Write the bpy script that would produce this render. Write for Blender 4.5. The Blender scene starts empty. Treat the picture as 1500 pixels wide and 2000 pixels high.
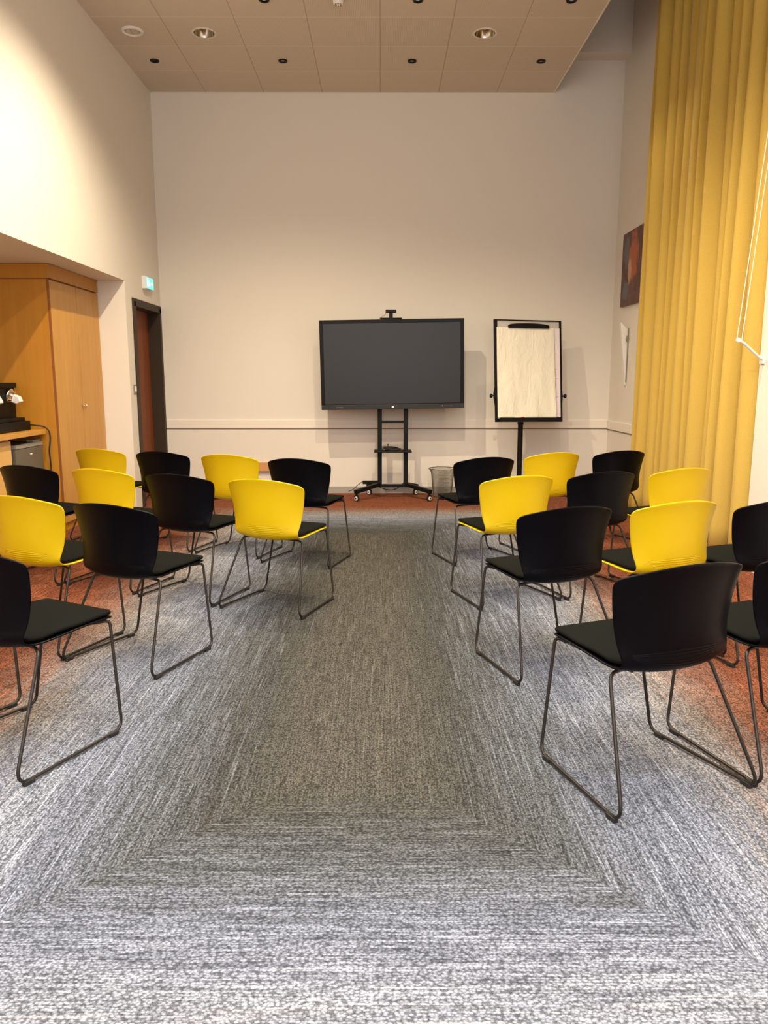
import bpy, bmesh, math, random
from mathutils import Vector, Matrix
random.seed(7)
PI = math.pi
scn = bpy.context.scene
col = scn.collection

# ------------------------------------------------------------------ camera
F_PX, H_CAM = 1500.0, 1.40
pitch = math.atan(258 / 1500.0)
cam = bpy.data.cameras.new('camera')
cam.sensor_fit = 'VERTICAL'; cam.sensor_height = 24.0; cam.lens = 24.0 * F_PX / 2000.0
cam.clip_start = 0.05
camo = bpy.data.objects.new('camera', cam); col.objects.link(camo)
camo.location = (0, 0, H_CAM)
camo.rotation_euler = (PI / 2 - pitch, 0, -math.atan(5 / 1500.0))
scn.camera = camo
scn.view_settings.view_transform = 'Standard'
scn.view_settings.look = 'None'
scn.view_settings.gamma = 1.0
scn.view_settings.use_curve_mapping = False
scn.view_settings.exposure = 0.0

# ------------------------------------------------------------------ room dimensions
XL, XR, YB, YN = -2.66, 2.80, 9.54, -2.6
ZC = 4.665
ZT = 6.3
# ------------------------------------------------------------------ light
world = bpy.data.worlds.new('world'); scn.world = world; world.use_nodes = True
world.node_tree.nodes['Background'].inputs[0].default_value = (0.75, 0.85, 1.0, 1)
world.node_tree.nodes['Background'].inputs[1].default_value = 0.05
SPOT_COLS = (-2.35, -1.02, 0.32, 1.66)
WARM = (1.0, 0.83, 0.60)
NEUT = (0.78, 0.88, 1.0)
def spot(x, y, z, power, color, angle, blend, rad):
    l = bpy.data.lights.new('spot_light', 'SPOT'); l.energy = power; l.color = color
    l.spot_size = math.radians(angle); l.spot_blend = blend; l.shadow_soft_size = rad
    o = bpy.data.objects.new('spot_light', l); o.location = (x, y, z); col.objects.link(o)
    return o
LAMPS = {7.35: (0, 0, 0, 75), 6.05: (0, 400, 0, 0), 4.75: (0, 50, 300, 0), 3.45: (0, 80, 110, 90), 2.15: (20, 70, 90, 110), 0.85: (30, 60, 60, 60), -0.45: (30, 60, 60, 60)}
for sy in LAMPS:
    for sx, pw in zip(SPOT_COLS, LAMPS[sy]):
        if pw: spot(sx, sy, ZC - 0.03, pw * (1.3 if sy > 4 else 1.15), WARM if sy > 3 else (1.0, 0.93, 0.84), 112 if sy > 7 else 142, 0.8 if sy > 7 else 0.62, 0.035)
for sy, pw in ((2.9, 110), (0.8, 275)):
    for sx in (-1.69, 0.99):
        spot(sx, sy, ZC - 0.03, pw, NEUT, 150, 0.9, 0.09)
def area(loc, rot, sx, sy, power, color):
    l = bpy.data.lights.new('rear_fill_light', 'AREA'); l.shape = 'RECTANGLE'; l.size = sx; l.size_y = sy
    l.energy = power; l.color = color
    o = bpy.data.objects.new('rear_fill_light', l); o.location = loc; o.rotation_euler = rot; col.objects.link(o)
area((0.2, YN - 0.14, 2.9), (-PI / 2, 0, PI), 4.4, 2.8, 225, (0.97, 0.95, 1.0))  # added fill light behind the camera, set in an invented window

# ------------------------------------------------------------------ material helpers
def mat(name, color, rough=0.6, metal=0.0, spec=0.5, coat=0.0):
    m = bpy.data.materials.new(name); m.use_nodes = True
    b = m.node_tree.nodes['Principled BSDF']
    b.inputs['Base Color'].default_value = (*color, 1); b.inputs['Roughness'].default_value = rough
    b.inputs['Metallic'].default_value = metal; b.inputs['Specular IOR Level'].default_value = spec
    b.inputs['Coat Weight'].default_value = coat
    return m
class NT:
    def __init__(s, m): s.t = m.node_tree; s.b = s.t.nodes['Principled BSDF']
    def n(s, typ, **kw):
        nd = s.t.nodes.new(typ)
        for k, v in kw.items(): setattr(nd, k, v)
        return nd
    def link(s, a, b): s.t.links.new(a, b)
    def put(s, sock, v):
        if isinstance(v, (int, float)): sock.default_value = v
        elif isinstance(v, (tuple, list)): sock.default_value = v
        else: s.link(v, sock)
    def math(s, op, a, b=0.0, c=None):
        nd = s.n('ShaderNodeMath', operation=op); s.put(nd.inputs[0], a); s.put(nd.inputs[1], b)
        if c is not None: s.put(nd.inputs[2], c)
        return nd.outputs[0]
    def coords(s):
        tc = s.n('ShaderNodeTexCoord'); sp = s.n('ShaderNodeSeparateXYZ'); s.link(tc.outputs['Object'], sp.inputs[0])
        return tc.outputs['Object'], sp.outputs[0], sp.outputs[1], sp.outputs[2]
    def vec(s, x, y, z):
        c = s.n('ShaderNodeCombineXYZ')
        for i, v in enumerate((x, y, z)): s.put(c.inputs[i], v)
        return c.outputs[0]
    def noise(s, v, scale=1.0, detail=2.0, rough=0.5, dist=0.0):
        nd = s.n('ShaderNodeTexNoise'); s.put(nd.inputs['Vector'], v); nd.inputs['Scale'].default_value = scale
        nd.inputs['Detail'].default_value = detail; nd.inputs['Roughness'].default_value = rough
        nd.inputs['Distortion'].default_value = dist
        return nd.outputs['Fac']
    def ramp(s, f, stops, interp='LINEAR'):
        nd = s.n('ShaderNodeValToRGB'); s.link(f, nd.inputs[0]); cr = nd.color_ramp; cr.interpolation = interp
        while len(cr.elements) < len(stops): cr.elements.new(0.5)
        for e, (p, c) in zip(cr.elements, stops):
            e.position = p; e.color = (*c, 1) if len(c) == 3 else c
        return nd.outputs[0]
    def mix(s, f, a, b, blend='MIX'):
        nd = s.n('ShaderNodeMix', data_type='RGBA', blend_type=blend)
        s.put(nd.inputs[0], f)
        for i, v in ((6, a), (7, b)):
            if isinstance(v, tuple): nd.inputs[i].default_value = (*v, 1)
            else: s.link(v, nd.inputs[i])
        return nd.outputs[2]
    def maprange(s, v, a, b, c, d):
        nd = s.n('ShaderNodeMapRange'); s.put(nd.inputs[0], v)
        for i, q in enumerate((a, b, c, d)): nd.inputs[i + 1].default_value = q
        return nd.outputs[0]
    def bump(s, h, strength, dist=0.01):
        nd = s.n('ShaderNodeBump'); nd.inputs['Strength'].default_value = strength; nd.inputs['Distance'].default_value = dist
        s.link(h, nd.inputs['Height']); s.link(nd.outputs[0], s.b.inputs['Normal'])

def wood(name, c1, c2, rough=0.42, axis='z'):
    m = mat(name, c1, rough); k = NT(m); v, x, y, z = k.coords()
    if axis == 'z': vv = k.vec(k.math('MULTIPLY', x, 14), k.math('MULTIPLY', y, 14), k.math('MULTIPLY', z, 0.9))
    else: vv = k.vec(k.math('MULTIPLY', x, 14), k.math('MULTIPLY', y, 0.9), k.math('MULTIPLY', z, 14))
    f = k.noise(vv, 1.0, 4, 0.6, 0.6); g = k.noise(vv, 6.0, 2, 0.5)
    f2 = k.math('ADD', k.math('MULTIPLY', f, 0.75), k.math('MULTIPLY', g, 0.25))
    c = k.ramp(f2, [(0.3, c2), (0.7, c1)]); k.link(c, k.b.inputs['Base Color'])
    return m

M = {}
M['wall'] = mat('wall_paint', (0.76, 0.715, 0.63), 0.75)
k = NT(M['wall']); v, x, y, z = k.coords()
k.bump(k.noise(v, 160, 3, 0.6), 0.12, 0.004)
M['dado'] = mat('dado_paint', (0.81, 0.75, 0.65), 0.5)
M['baseboard'] = mat('baseboard_grey', (0.36, 0.34, 0.30), 0.5)
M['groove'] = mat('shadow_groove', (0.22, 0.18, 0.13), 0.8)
# ceiling tiles : 0.67 x 0.62 grid with grooves and perforations
M['ceiling'] = mat('acoustic_tile', (0.68, 0.60, 0.49), 0.8)
k = NT(M['ceiling']); v, x, y, z = k.coords()
gx = k.math('ABSOLUTE', k.math('SUBTRACT', k.math('FRACT', k.math('DIVIDE', k.math('SUBTRACT', x, 2.0 - 0.67 * 20), 0.67)), 0.5))
gy = k.math('ABSOLUTE', k.math('SUBTRACT', k.math('FRACT', k.math('DIVIDE', k.math('SUBTRACT', y, 9.54 - 0.62 * 40), 0.62)), 0.5))
lx = k.math('GREATER_THAN', gx, 0.5 - 0.0075); ly = k.math('GREATER_THAN', gy, 0.5 - 0.006)
px = k.math('ABSOLUTE', k.math('SUBTRACT', k.math('FRACT', k.math('MULTIPLY', x, 62)), 0.5))
py = k.math('ABSOLUTE', k.math('SUBTRACT', k.math('FRACT', k.math('MULTIPLY', y, 62)), 0.5))
hole = k.math('LESS_THAN', k.math('ADD', k.math('MULTIPLY', px, px), k.math('MULTIPLY', py, py)), 0.045)
tx = k.math('FLOOR', k.math('DIVIDE', k.math('SUBTRACT', x, 2.0 - 0.67 * 20), 0.67)); ty = k.math('FLOOR', k.math('DIVIDE', k.math('SUBTRACT', y, 9.54 - 0.62 * 40), 0.62))
wn = k.n('ShaderNodeTexWhiteNoise'); k.link(k.vec(tx, ty, 0), wn.inputs[0])
holes = k.math('MULTIPLY', hole, k.maprange(wn.outputs[0], 0, 1, 0.25, 0.75))
c = k.mix(holes, (0.68, 0.60, 0.49), (0.22, 0.18, 0.14))
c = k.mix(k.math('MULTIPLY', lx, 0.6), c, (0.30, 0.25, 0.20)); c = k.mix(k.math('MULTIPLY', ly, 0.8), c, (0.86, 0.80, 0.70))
k.link(c, k.b.inputs['Base Color'])
k.bump(k.math('SUBTRACT', 1.0, k.math('MAXIMUM', lx, ly)), 0.4, 0.004)
# carpet
M['carpet'] = mat('banded_carpet', (0.2, 0.2, 0.2), 0.95, spec=0.1)
k = NT(M['carpet']); v, x, y, z = k.coords()
ax = k.math('SUBTRACT', k.math('ABSOLUTE', k.math('ADD', x, 0.11)), 0.31)
dy = k.math('MAXIMUM', k.math('SUBTRACT', 2.38, y), k.math('SUBTRACT', y, 7.0))
d = k.math('MAXIMUM', ax, dy)
end = k.math('GREATER_THAN', dy, k.math('MAXIMUM', ax, 0.0))
u = k.math('ADD', k.math('MULTIPLY', end, y), k.math('MULTIPLY', k.math('SUBTRACT', 1.0, end), x))
t = k.math('ADD', k.math('MULTIPLY', end, x), k.math('MULTIPLY', k.math('SUBTRACT', 1.0, end), y))
wn = k.n('ShaderNodeTexWhiteNoise')
k.link(k.vec(k.math('FLOOR', k.math('MULTIPLY', k.math('ADD', x, 0.11), 2.0)), k.math('FLOOR', k.math('MULTIPLY', y, 2.0)), 0), wn.inputs[0])
tile = wn.outputs[0]
n1 = k.noise(k.vec(k.math('MULTIPLY', u, 125), k.math('MULTIPLY', t, 2.2), k.math('MULTIPLY', tile, 0.8)), 1, 3, 0.6)
n2 = k.noise(k.vec(k.math('MULTIPLY', u, 20), k.math('MULTIPLY', t, 1.1), k.math('MULTIPLY', tile, 0.5)), 1, 2, 0.5)
n3 = k.noise(k.vec(k.math('MULTIPLY', u, 190), k.math('MULTIPLY', t, 4.5), k.math('MULTIPLY', tile, 3)), 1, 1, 0.5)
vor = k.n('ShaderNodeTexVoronoi'); k.link(k.vec(k.math('MULTIPLY', u, 1.35), t, 0), vor.inputs['Vector']); vor.inputs['Scale'].default_value = 115
stitch = vor.outputs['Distance']
n4 = k.noise(v, 330, 2, 0.6)
dd = k.math('ADD', d, k.math('MULTIPLY', k.math('SUBTRACT', n1, 0.5), 0.5))
dd = k.math('ADD', dd, k.math('MULTIPLY', k.math('SUBTRACT', n2, 0.5), 0.25))
dd = k.math('ADD', dd, k.math('MULTIPLY', k.math('SUBTRACT', n3, 0.5), 0.18))
f = k.maprange(dd, -0.3, 1.7, 0, 1)
c = k.ramp(f, [(0.10, (0.092, 0.085, 0.068)), (0.20, (0.074, 0.073, 0.065)), (0.32, (0.115, 0.12, 0.125)), (0.45, (0.185, 0.20, 0.24)),
               (0.58, (0.29, 0.305, 0.345)), (0.70, (0.31, 0.275, 0.25)), (0.81, (0.29, 0.14, 0.09)), (0.91, (0.27, 0.088, 0.042))])
mul = k.math('ADD', k.maprange(stitch, 0.0, 0.75, 1.5, 0.35), k.math('MULTIPLY', k.math('SUBTRACT', n4, 0.5), 1.1))
mul = k.math('MULTIPLY', mul, k.maprange(n3, 0.3, 0.7, 0.70, 1.32))
mul = k.math('MULTIPLY', mul, k.maprange(n1, 0.3, 0.7, 0.86, 1.16))
br = k.math('GREATER_THAN', n1, 0.64)
mul = k.math('ADD', mul, k.math('MULTIPLY', br, 0.35))
g = k.n('ShaderNodeVectorMath', operation='SCALE'); k.link(c, g.inputs[0]); k.link(mul, g.inputs['Scale'])
k.link(g.outputs[0], k.b.inputs['Base Color'])
k.bump(k.math('SUBTRACT', k.math('MULTIPLY', n4, 0.6), stitch), 0.55, 0.004)

M['wood'] = wood('beech_veneer', (0.58, 0.30, 0.055), (0.49, 0.235, 0.035))
M['wood_deep'] = wood('deep_beech_veneer', (0.52, 0.235, 0.022), (0.44, 0.185, 0.015))
M['wood_edge_shade'] = mat('beech_edge_and_gap_shade', (0.25, 0.08, 0.015), 0.5)
M['wood_light'] = wood('maple_front', (0.70, 0.43, 0.13), (0.62, 0.36, 0.10))
M['door'] = wood('mahogany', (0.24, 0.065, 0.014), (0.15, 0.034, 0.008), 0.6)
M['doorframe'] = mat('dark_brown_paint', (0.040, 0.025, 0.014), 0.55, spec=0.25)
M['curtain'] = mat('mustard_fabric', (0.62, 0.36, 0.055), 0.85, spec=0.2)
k = NT(M['curtain']); v, x, y, z = k.coords()
w = k.noise(k.vec(k.math('MULTIPLY', x, 500), k.math('MULTIPLY', y, 500), k.math('MULTIPLY', z, 180)), 1, 1)
n = k.noise(v, 3.0, 2)
c = k.mix(w, (0.42, 0.275, 0.045), (0.62, 0.425, 0.095)); k.link(c, k.b.inputs['Base Color'])
k.b.inputs['Sheen Weight'].default_value = 0.25; k.b.inputs['Sheen Roughness'].default_value = 0.4
k.bump(w, 0.2, 0.001)

def shell_mat(name, color, rough, spec):
    m = mat(name, color, rough, spec=spec); k = NT(m); v, x, y, z = k.coords()
    x2 = k.math('MULTIPLY', x, x)
    den = k.math('MAXIMUM', k.math('MULTIPLY', k.math('SUBTRACT', 1.0, k.math('MULTIPLY', x2, 22.0)), 0.0115), 0.002)
    q = k.math('DIVIDE', k.math('SUBTRACT', k.math('SUBTRACT', z, 0.470), k.math('MULTIPLY', x2, 1.1)), den)
    s = k.math('SINE', k.math('MULTIPLY', q, 2 * PI))
    mask = k.math('MULTIPLY', k.math('GREATER_THAN', q, 0.0), k.math('LESS_THAN', q, 6.0))
    mask = k.math('MULTIPLY', mask, k.math('LESS_THAN', x2, 0.036)); mask = k.math('MULTIPLY', mask, k.math('LESS_THAN', y, -0.08))
    fine = k.math('MULTIPLY', k.noise(v, 900, 1), 0.15)
    k.bump(k.math('ADD', k.math('MULTIPLY', s, mask), fine), 0.35, 0.0016)
    return m
M['shell_black'] = shell_mat('black_plastic', (0.0018, 0.0018, 0.003), 0.36, 0.09)
M['shell_yellow'] = shell_mat('yellow_plastic', (0.62, 0.415, 0.003), 0.42, 0.25)
M['pad'] = mat('charcoal_fabric', (0.0065, 0.0068, 0.0052), 0.9, spec=0.06)
k = NT(M['pad']); v, x, y, z = k.coords(); k.bump(k.noise(v, 500, 2), 0.4, 0.001)
M['steel'] = mat('dark_powder_coated_steel', (0.035, 0.030, 0.026), 0.32, metal=0.6)
M['glide'] = mat('black_nylon', (0.01, 0.01, 0.01), 0.6)
M['black'] = mat('matte_black', (0.004, 0.004, 0.004), 0.5, spec=0.2)
M['black_gloss'] = mat('gloss_black', (0.004, 0.004, 0.004), 0.4, spec=0.15)
M['bezel'] = mat('screen_bezel', (0.020, 0.020, 0.019), 0.45, spec=0.3)
M['screen'] = mat('screen_glass', (0.016, 0.017, 0.020), 0.4, spec=0.35)
M['white'] = mat('white_plastic', (0.80, 0.78, 0.74), 0.4)
M['white_mark'] = mat('white_print', (0.9, 0.9, 0.88), 0.4)
M['paper'] = mat('paper', (0.80, 0.76, 0.62), 0.8)
k = NT(M['paper']); v, x, y, z = k.coords()
k.bump(k.noise(k.vec(k.math('MULTIPLY', x, 9), 0, k.math('MULTIPLY', z, 3.5)), 1, 4, 0.6, 1.2), 0.6, 0.03)
M['paper2'] = mat('marked_paper', (0.78, 0.70, 0.72), 0.8)
M['board'] = mat('grey_board', (0.50, 0.47, 0.43), 0.5)
M['chrome'] = mat('chrome', (0.85, 0.84, 0.82), 0.12, metal=1.0)
M['knobmetal'] = mat('brushed_knob', (0.7, 0.66, 0.55), 0.3, metal=1.0)
M['grey_metal'] = mat('grey_metal', (0.25, 0.23, 0.20), 0.45, metal=0.4)
M['fridge'] = mat('fridge_grey', (0.12, 0.105, 0.075), 0.45)
M['fridge_trim'] = mat('fridge_trim', (0.26, 0.25, 0.21), 0.4)
M['wire'] = mat('wire_mesh', (0.16, 0.145, 0.12), 0.4, metal=0.7)
M['rubber'] = mat('rubber', (0.012, 0.012, 0.012), 0.7)
M['red'] = mat('red_plastic', (0.5, 0.03, 0.02), 0.4)
M['green'] = mat('exit_sign_light', (0.1, 0.6, 0.5), 0.4)
b = M['green'].node_tree.nodes['Principled BSDF']; b.inputs['Emission Color'].default_value = (0.16, 0.85, 0.78, 1); b.inputs['Emission Strength'].default_value = 0.85
M['signwhite'] = mat('exit_sign_figure', (0.8, 0.9, 0.85), 0.4)
b = M['signwhite'].node_tree.nodes['Principled BSDF']; b.inputs['Emission Color'].default_value = (0.75, 1.0, 0.95, 1); b.inputs['Emission Strength'].default_value = 0.9
M['lens'] = mat('lamp_lens', (0.8, 0.8, 0.8), 0.3)
b = M['lens'].node_tree.nodes['Principled BSDF']; b.inputs['Emission Color'].default_value = (1, 0.85, 0.65, 1); b.inputs['Emission Strength'].default_value = 6
M['lens_off'] = mat('unlit_lens', (0.55, 0.5, 0.42), 0.15, spec=0.8)
M['led_red'] = mat('indicator_light', (0.6, 0.05, 0.1), 0.3)
b = M['led_red'].node_tree.nodes['Principled BSDF']; b.inputs['Emission Color'].default_value = (1, 0.25, 0.3, 1); b.inputs['Emission Strength'].default_value = 1.2
M['socket'] = mat('orange_brown_plate', (0.60, 0.30, 0.11), 0.5)
M['reflector'] = mat('lamp_reflector', (0.42, 0.39, 0.34), 0.18, metal=1.0)
# painting
M['painting'] = mat('abstract_paint', (0.1, 0.03, 0.02), 0.45)
k = NT(M['painting']); v, x, y, z = k.coords()
def blob(cy_, cz_, ry, rz, sd):
    n_ = k.noise(k.vec(sd, y, z), 9.0, 4, 0.65)
    a = k.math('DIVIDE', k.math('SUBTRACT', y, cy_), ry); b_ = k.math('DIVIDE', k.math('SUBTRACT', z, cz_), rz)
    r_ = k.math('SQRT', k.math('ADD', k.math('MULTIPLY', a, a), k.math('MULTIPLY', b_, b_)))
    return k.maprange(k.math('ADD', r_, k.math('MULTIPLY', k.math('SUBTRACT', n_, 0.5), 2.2)), 0.75, 1.15, 0.9, 0.0)
n = k.noise(v, 5.0, 4, 0.6, 0.8)
c = k.ramp(n, [(0.35, (0.030, 0.010, 0.007)), (0.65, (0.12, 0.030, 0.012))])
c = k.mix(blob(0.24, 0.20, 0.10, 0.17, 1.0), c, (0.10, 0.12, 0.12))
c = k.mix(blob(0.24, -0.24, 0.10, 0.10, 4.0), c, (0.09, 0.11, 0.13))
c = k.mix(blob(0.0, 0.12, 0.15, 0.26, 7.0), c, (0.42, 0.09, 0.015))
c = k.mix(blob(0.12, -0.02, 0.06, 0.14, 9.0), c, (0.50, 0.30, 0.16))
k.link(c, k.b.inputs['Base Color'])

# ------------------------------------------------------------------ mesh helpers
def obj(name, bm, m, parent=None, smooth=False, bevel=0.0, sub=0):
    me = bpy.data.meshes.new(name); bmesh.ops.recalc_face_normals(bm, faces=bm.faces[:]); bm.to_mesh(me); bm.free()
    for mm in (m if isinstance(m, (list, tuple)) else [m]): me.materials.append(mm)
    if smooth:
        for p in me.polygons: p.use_smooth = True
    o = bpy.data.objects.new(name, me); col.objects.link(o)
    if parent is not None: o.parent = parent
    if bevel:
        b = o.modifiers.new('bevel', 'BEVEL'); b.width = bevel; b.segments = 2; b.limit_method = 'ANGLE'; b.angle_limit = math.radians(40)
    if sub:
        s = o.modifiers.new('sub', 'SUBSURF'); s.levels = sub; s.render_levels = sub
    return o
def thing(name, label, cat, loc=(0, 0, 0), rotz=0, group=None):
    o = bpy.data.objects.new(name, None); col.objects.link(o); o.location = loc; o.rotation_euler = (0, 0, rotz)
    o['label'] = label; o['category'] = cat
    if group: o['group'] = group
    return o
def tag(o, label, cat, group=None):
    o['label'] = label; o['category'] = cat
    if group: o['group'] = group
    return o
def struct(name, bm, m, **kw):
    o = obj(name, bm, m, **kw)
    if o.parent is None: o['kind'] = 'structure'
    return o
def box(bm, x0, x1, y0, y1, z0, z1, mi=0):
    vs = [bm.verts.new(p) for p in ((x0, y0, z0), (x1, y0, z0), (x1, y1, z0), (x0, y1, z0), (x0, y0, z1), (x1, y0, z1), (x1, y1, z1), (x0, y1, z1))]
    for f in ((0, 3, 2, 1), (4, 5, 6, 7), (0, 1, 5, 4), (1, 2, 6, 5), (2, 3, 7, 6), (3, 0, 4, 7)):
        fc = bm.faces.new([vs[i] for i in f]); fc.material_index = mi
    return vs
def B(*boxes):
    bm = bmesh.new()
    for b_ in boxes: box(bm, *b_)
    return bm
def prism(bm, pts, fn0, fn1):
    a = [bm.verts.new(fn0(p)) for p in pts]; b_ = [bm.verts.new(fn1(p)) for p in pts]; n = len(pts)
    bm.faces.new(a); bm.faces.new(b_[::-1])
    for i in range(n): bm.faces.new((a[i], a[(i + 1) % n], b_[(i + 1) % n], b_[i]))
def lathe(bm, prof, c=(0, 0, 0), seg=32, axis='z', cap=True):
    rings = []
    for r, h in prof:
        ring = []
        for i in range(seg):
            a = 2 * PI * i / seg; p, q = r * math.cos(a), r * math.sin(a)
            co = {'z': (p, q, h), 'x': (h, p, q), 'y': (p, h, q)}[axis]
            ring.append(bm.verts.new((co[0] + c[0], co[1] + c[1], co[2] + c[2])))
        rings.append(ring)
    for a_, b_ in zip(rings, rings[1:]):
        for i in range(seg): bm.faces.new((a_[i], a_[(i + 1) % seg], b_[(i + 1) % seg], b_[i]))
    if cap: bm.faces.new(rings[0][::-1]); bm.faces.new(rings[-1])
def fillet(pts, rads, n=6):
    out = [Vector(pts[0])]
    for i in range(1, len(pts) - 1):
        p = Vector(pts[i]); a = Vector(pts[i - 1]) - p; b_ = Vector(pts[i + 1]) - p; r = rads[i - 1] if isinstance(rads, (list, tuple)) else rads
        ang = a.angle(b_); tlen = min(r / math.tan(ang / 2), a.length * 0.49, b_.length * 0.49)
        p0 = p + a.normalized() * tlen; p1 = p + b_.normalized() * tlen
        for j in range(n + 1):
            s = j / n; out.append((1 - s) ** 2 * p0 + 2 * s * (1 - s) * p + s * s * p1)
    out.append(Vector(pts[-1])); return out
def catmull(pts, n=8):
    P = [Vector(p) for p in pts]; P = [P[0] * 2 - P[1]] + P + [P[-1] * 2 - P[-2]]; out = []
    for i in range(1, len(P) - 2):
        for j in range(n):
            t_ = j / n; a, b_, c_, d_ = P[i - 1:i + 3]
            out.append(0.5 * ((2 * b_) + (c_ - a) * t_ + (2 * a - 5 * b_ + 4 * c_ - d_) * t_ ** 2 + (3 * b_ - a - 3 * c_ + d_) * t_ ** 3))
    out.append(P[-2]); return out
def tube(bm, pts, r, seg=8, closed=False):
    pts = [Vector(p) for p in pts]; rings = []; n = len(pts); up = None
    for i, p in enumerate(pts):
        if closed: tg = (pts[(i + 1) % n] - pts[i - 1]).normalized()
        else: tg = (pts[min(i + 1, n - 1)] - pts[max(i - 1, 0)]).normalized()
        if up is None:
            up = Vector((0, 0, 1)) if abs(tg.z) < 0.9 else Vector((1, 0, 0))
        up = (up - tg * up.dot(tg)).normalized(); sd = tg.cross(up)
        rings.append([bm.verts.new(p + (up * math.cos(2 * PI * j / seg) + sd * math.sin(2 * PI * j / seg)) * r) for j in range(seg)])
    pairs = list(zip(rings, rings[1:])) + ([(rings[-1], rings[0])] if closed else [])
    for a_, b_ in pairs:
        for j in range(seg): bm.faces.new((a_[j], a_[(j + 1) % seg], b_[(j + 1) % seg], b_[j]))
    if not closed: bm.faces.new(rings[0][::-1]); bm.faces.new(rings[-1])

# ------------------------------------------------------------------ setting
AZ, AY0, AY1, AXB = 2.415, 3.0, 8.252, -3.68     # alcove: top, near and far jamb, back
DY0, DY1, DZ = 8.50, 9.50, 2.235                 # door opening
struct('floor', B((AXB - 0.3, XR + 0.3, YN - 0.3, YB + 0.3, -0.12, 0.0)), M['carpet'])
struct('wall_back', B((XL - 1.4, XR + 0.3, YB, YB + 0.2, 0, ZT)), M['wall'])
T = -2.98
struct('wall_left', B((T, XL, YN, AY0, 0, ZT), (T, XL, AY0, AY1, AZ, ZT), (T, XL, AY1, DY0, 0, ZT), (T, XL, DY0, YB, DZ, ZT), (T, XL, DY1, YB, 0, DZ)), M['wall'])
struct('wall_alcove', B((AXB - 0.1, AXB, AY0 - 0.1, AY1 + 0.1, 0, AZ + 0.1), (AXB, T, AY0 - 0.1, AY0, 0, AZ), (AXB, T, AY1, AY1 + 0.1, 0, AZ), (AXB, T, AY0 - 0.1, AY1 + 0.1, AZ, AZ + 0.1)), M['wall'])
struct('wall_right', B((XR, XR + 0.2, YN, YB, 0, ZT), (2.735, XR, YN, 5.645, 0, ZT)), M['wall'])
WX0, WX1, WZ0, WZ1 = -2.0, 2.4, 1.5, 4.3
struct('wall_rear', B((AXB, WX0, YN - 0.12, YN, 0, ZT), (WX1, XR + 0.2, YN - 0.12, YN, 0, ZT), (WX0, WX1, YN - 0.12, YN, 0, WZ0), (WX0, WX1, YN - 0.12, YN, WZ1, ZT)), M['wall'])
wf = B((WX0, WX1, YN - 0.08, YN - 0.02, WZ0, WZ0 + 0.06), (WX0, WX1, YN - 0.08, YN - 0.02, WZ1 - 0.06, WZ1))
for xx in (WX0, WX0 + 1.44, WX1 - 1.50, WX1 - 0.06): box(wf, xx, xx + 0.06, YN - 0.08, YN - 0.02, WZ0 + 0.06, WZ1 - 0.06)
struct('added_window_1', wf, M['doorframe'])  # unseen frame added around the rear fill light
DL = ((-1.69, 8.0), (0.99, 8.0))
def ceiling_bm():
    bm = bmesh.new(); q = 0.13; xs = [XL]
    def quad(x0, x1, y0, y1): bm.faces.new([bm.verts.new(p) for p in ((x0, y0, ZC), (x1, y0, ZC), (x1, y1, ZC), (x0, y1, ZC))])
    x0 = XL
    for hx, hy in DL:
        quad(x0, hx - q, YN, YB); quad(hx - q, hx + q, YN, hy - q); quad(hx - q, hx + q, hy + q, YB); x0 = hx + q
        N = 48; inn = []; out = []
        for i in range(N):
            a = 2 * PI * i / N; c_, s_ = math.cos(a), math.sin(a); m_ = q / max(abs(c_), abs(s_))
            inn.append(bm.verts.new((hx + 0.099 * c_, hy + 0.099 * s_, ZC))); out.append(bm.verts.new((hx + m_ * c_, hy + m_ * s_, ZC)))
        for i in range(N): bm.faces.new((inn[i], inn[(i + 1) % N], out[(i + 1) % N], out[i]))
    quad(x0, 1.985, YN, YB); return bm
struct('ceiling', ceiling_bm(), M['ceiling'])
struct('trim_1', B((1.985, 2.0, YN, YB, ZC - 0.004, ZC + 0.05)), M['dado'])
struct('ceiling_upper', B((XL, XR, YN, YB, ZT - 0.02, ZT + 0.1)), M['wall'])
struct('trim_2', B((1.7, XR, 9.32, YB, 5.008, ZT - 0.02)), M['wall'])     # bulkhead over the back wall
struct('baseboard_back', B((XL, XR - 0.012, YB - 0.012, YB, 0, 0.085)), M['baseboard'])
struct('baseboard_right', B((XR - 0.012, XR, 5.56, YB, 0, 0.085)), M['baseboard'])
struct('trim_3', B((XL, XR - 0.014, YB - 0.014, YB, 0.812, 0.915)), M['dado'], bevel=0.003)
struct('trim_4', B((XR - 0.014, XR, 5.56, YB, 0.805, 0.908)), M['dado'], bevel=0.003)
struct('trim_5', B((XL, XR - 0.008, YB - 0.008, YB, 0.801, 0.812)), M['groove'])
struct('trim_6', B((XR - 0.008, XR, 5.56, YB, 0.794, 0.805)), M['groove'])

# door recess on the left wall
door = struct('door_1', B((-2.835, -2.795, DY0 + 0.05, DY1 - 0.045, 0.005, DZ - 0.05)), M['door'])
struct('door_frame', B((-2.92, XL + 0.012, DY0, DY0 + 0.05, 0, DZ), (-2.92, XL + 0.012, DY1 - 0.045, DY1 + 0.02, 0, DZ), (-2.92, XL + 0.012, DY0, DY1 + 0.02, DZ - 0.05, DZ + 0.03),
                       (XL, XL + 0.012, DY0 - 0.045, DY0, 0, DZ + 0.03)), M['doorframe'], parent=door)
bm = bmesh.new(); tube(bm, fillet([(-2.795, DY0 + 0.12, 1.03), (-2.745, DY0 + 0.12, 1.03), (-2.745, DY0 + 0.25, 1.03)], 0.015), 0.009)
struct('door_handle', bm, M['grey_metal'], parent=door, smooth=True)

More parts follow.
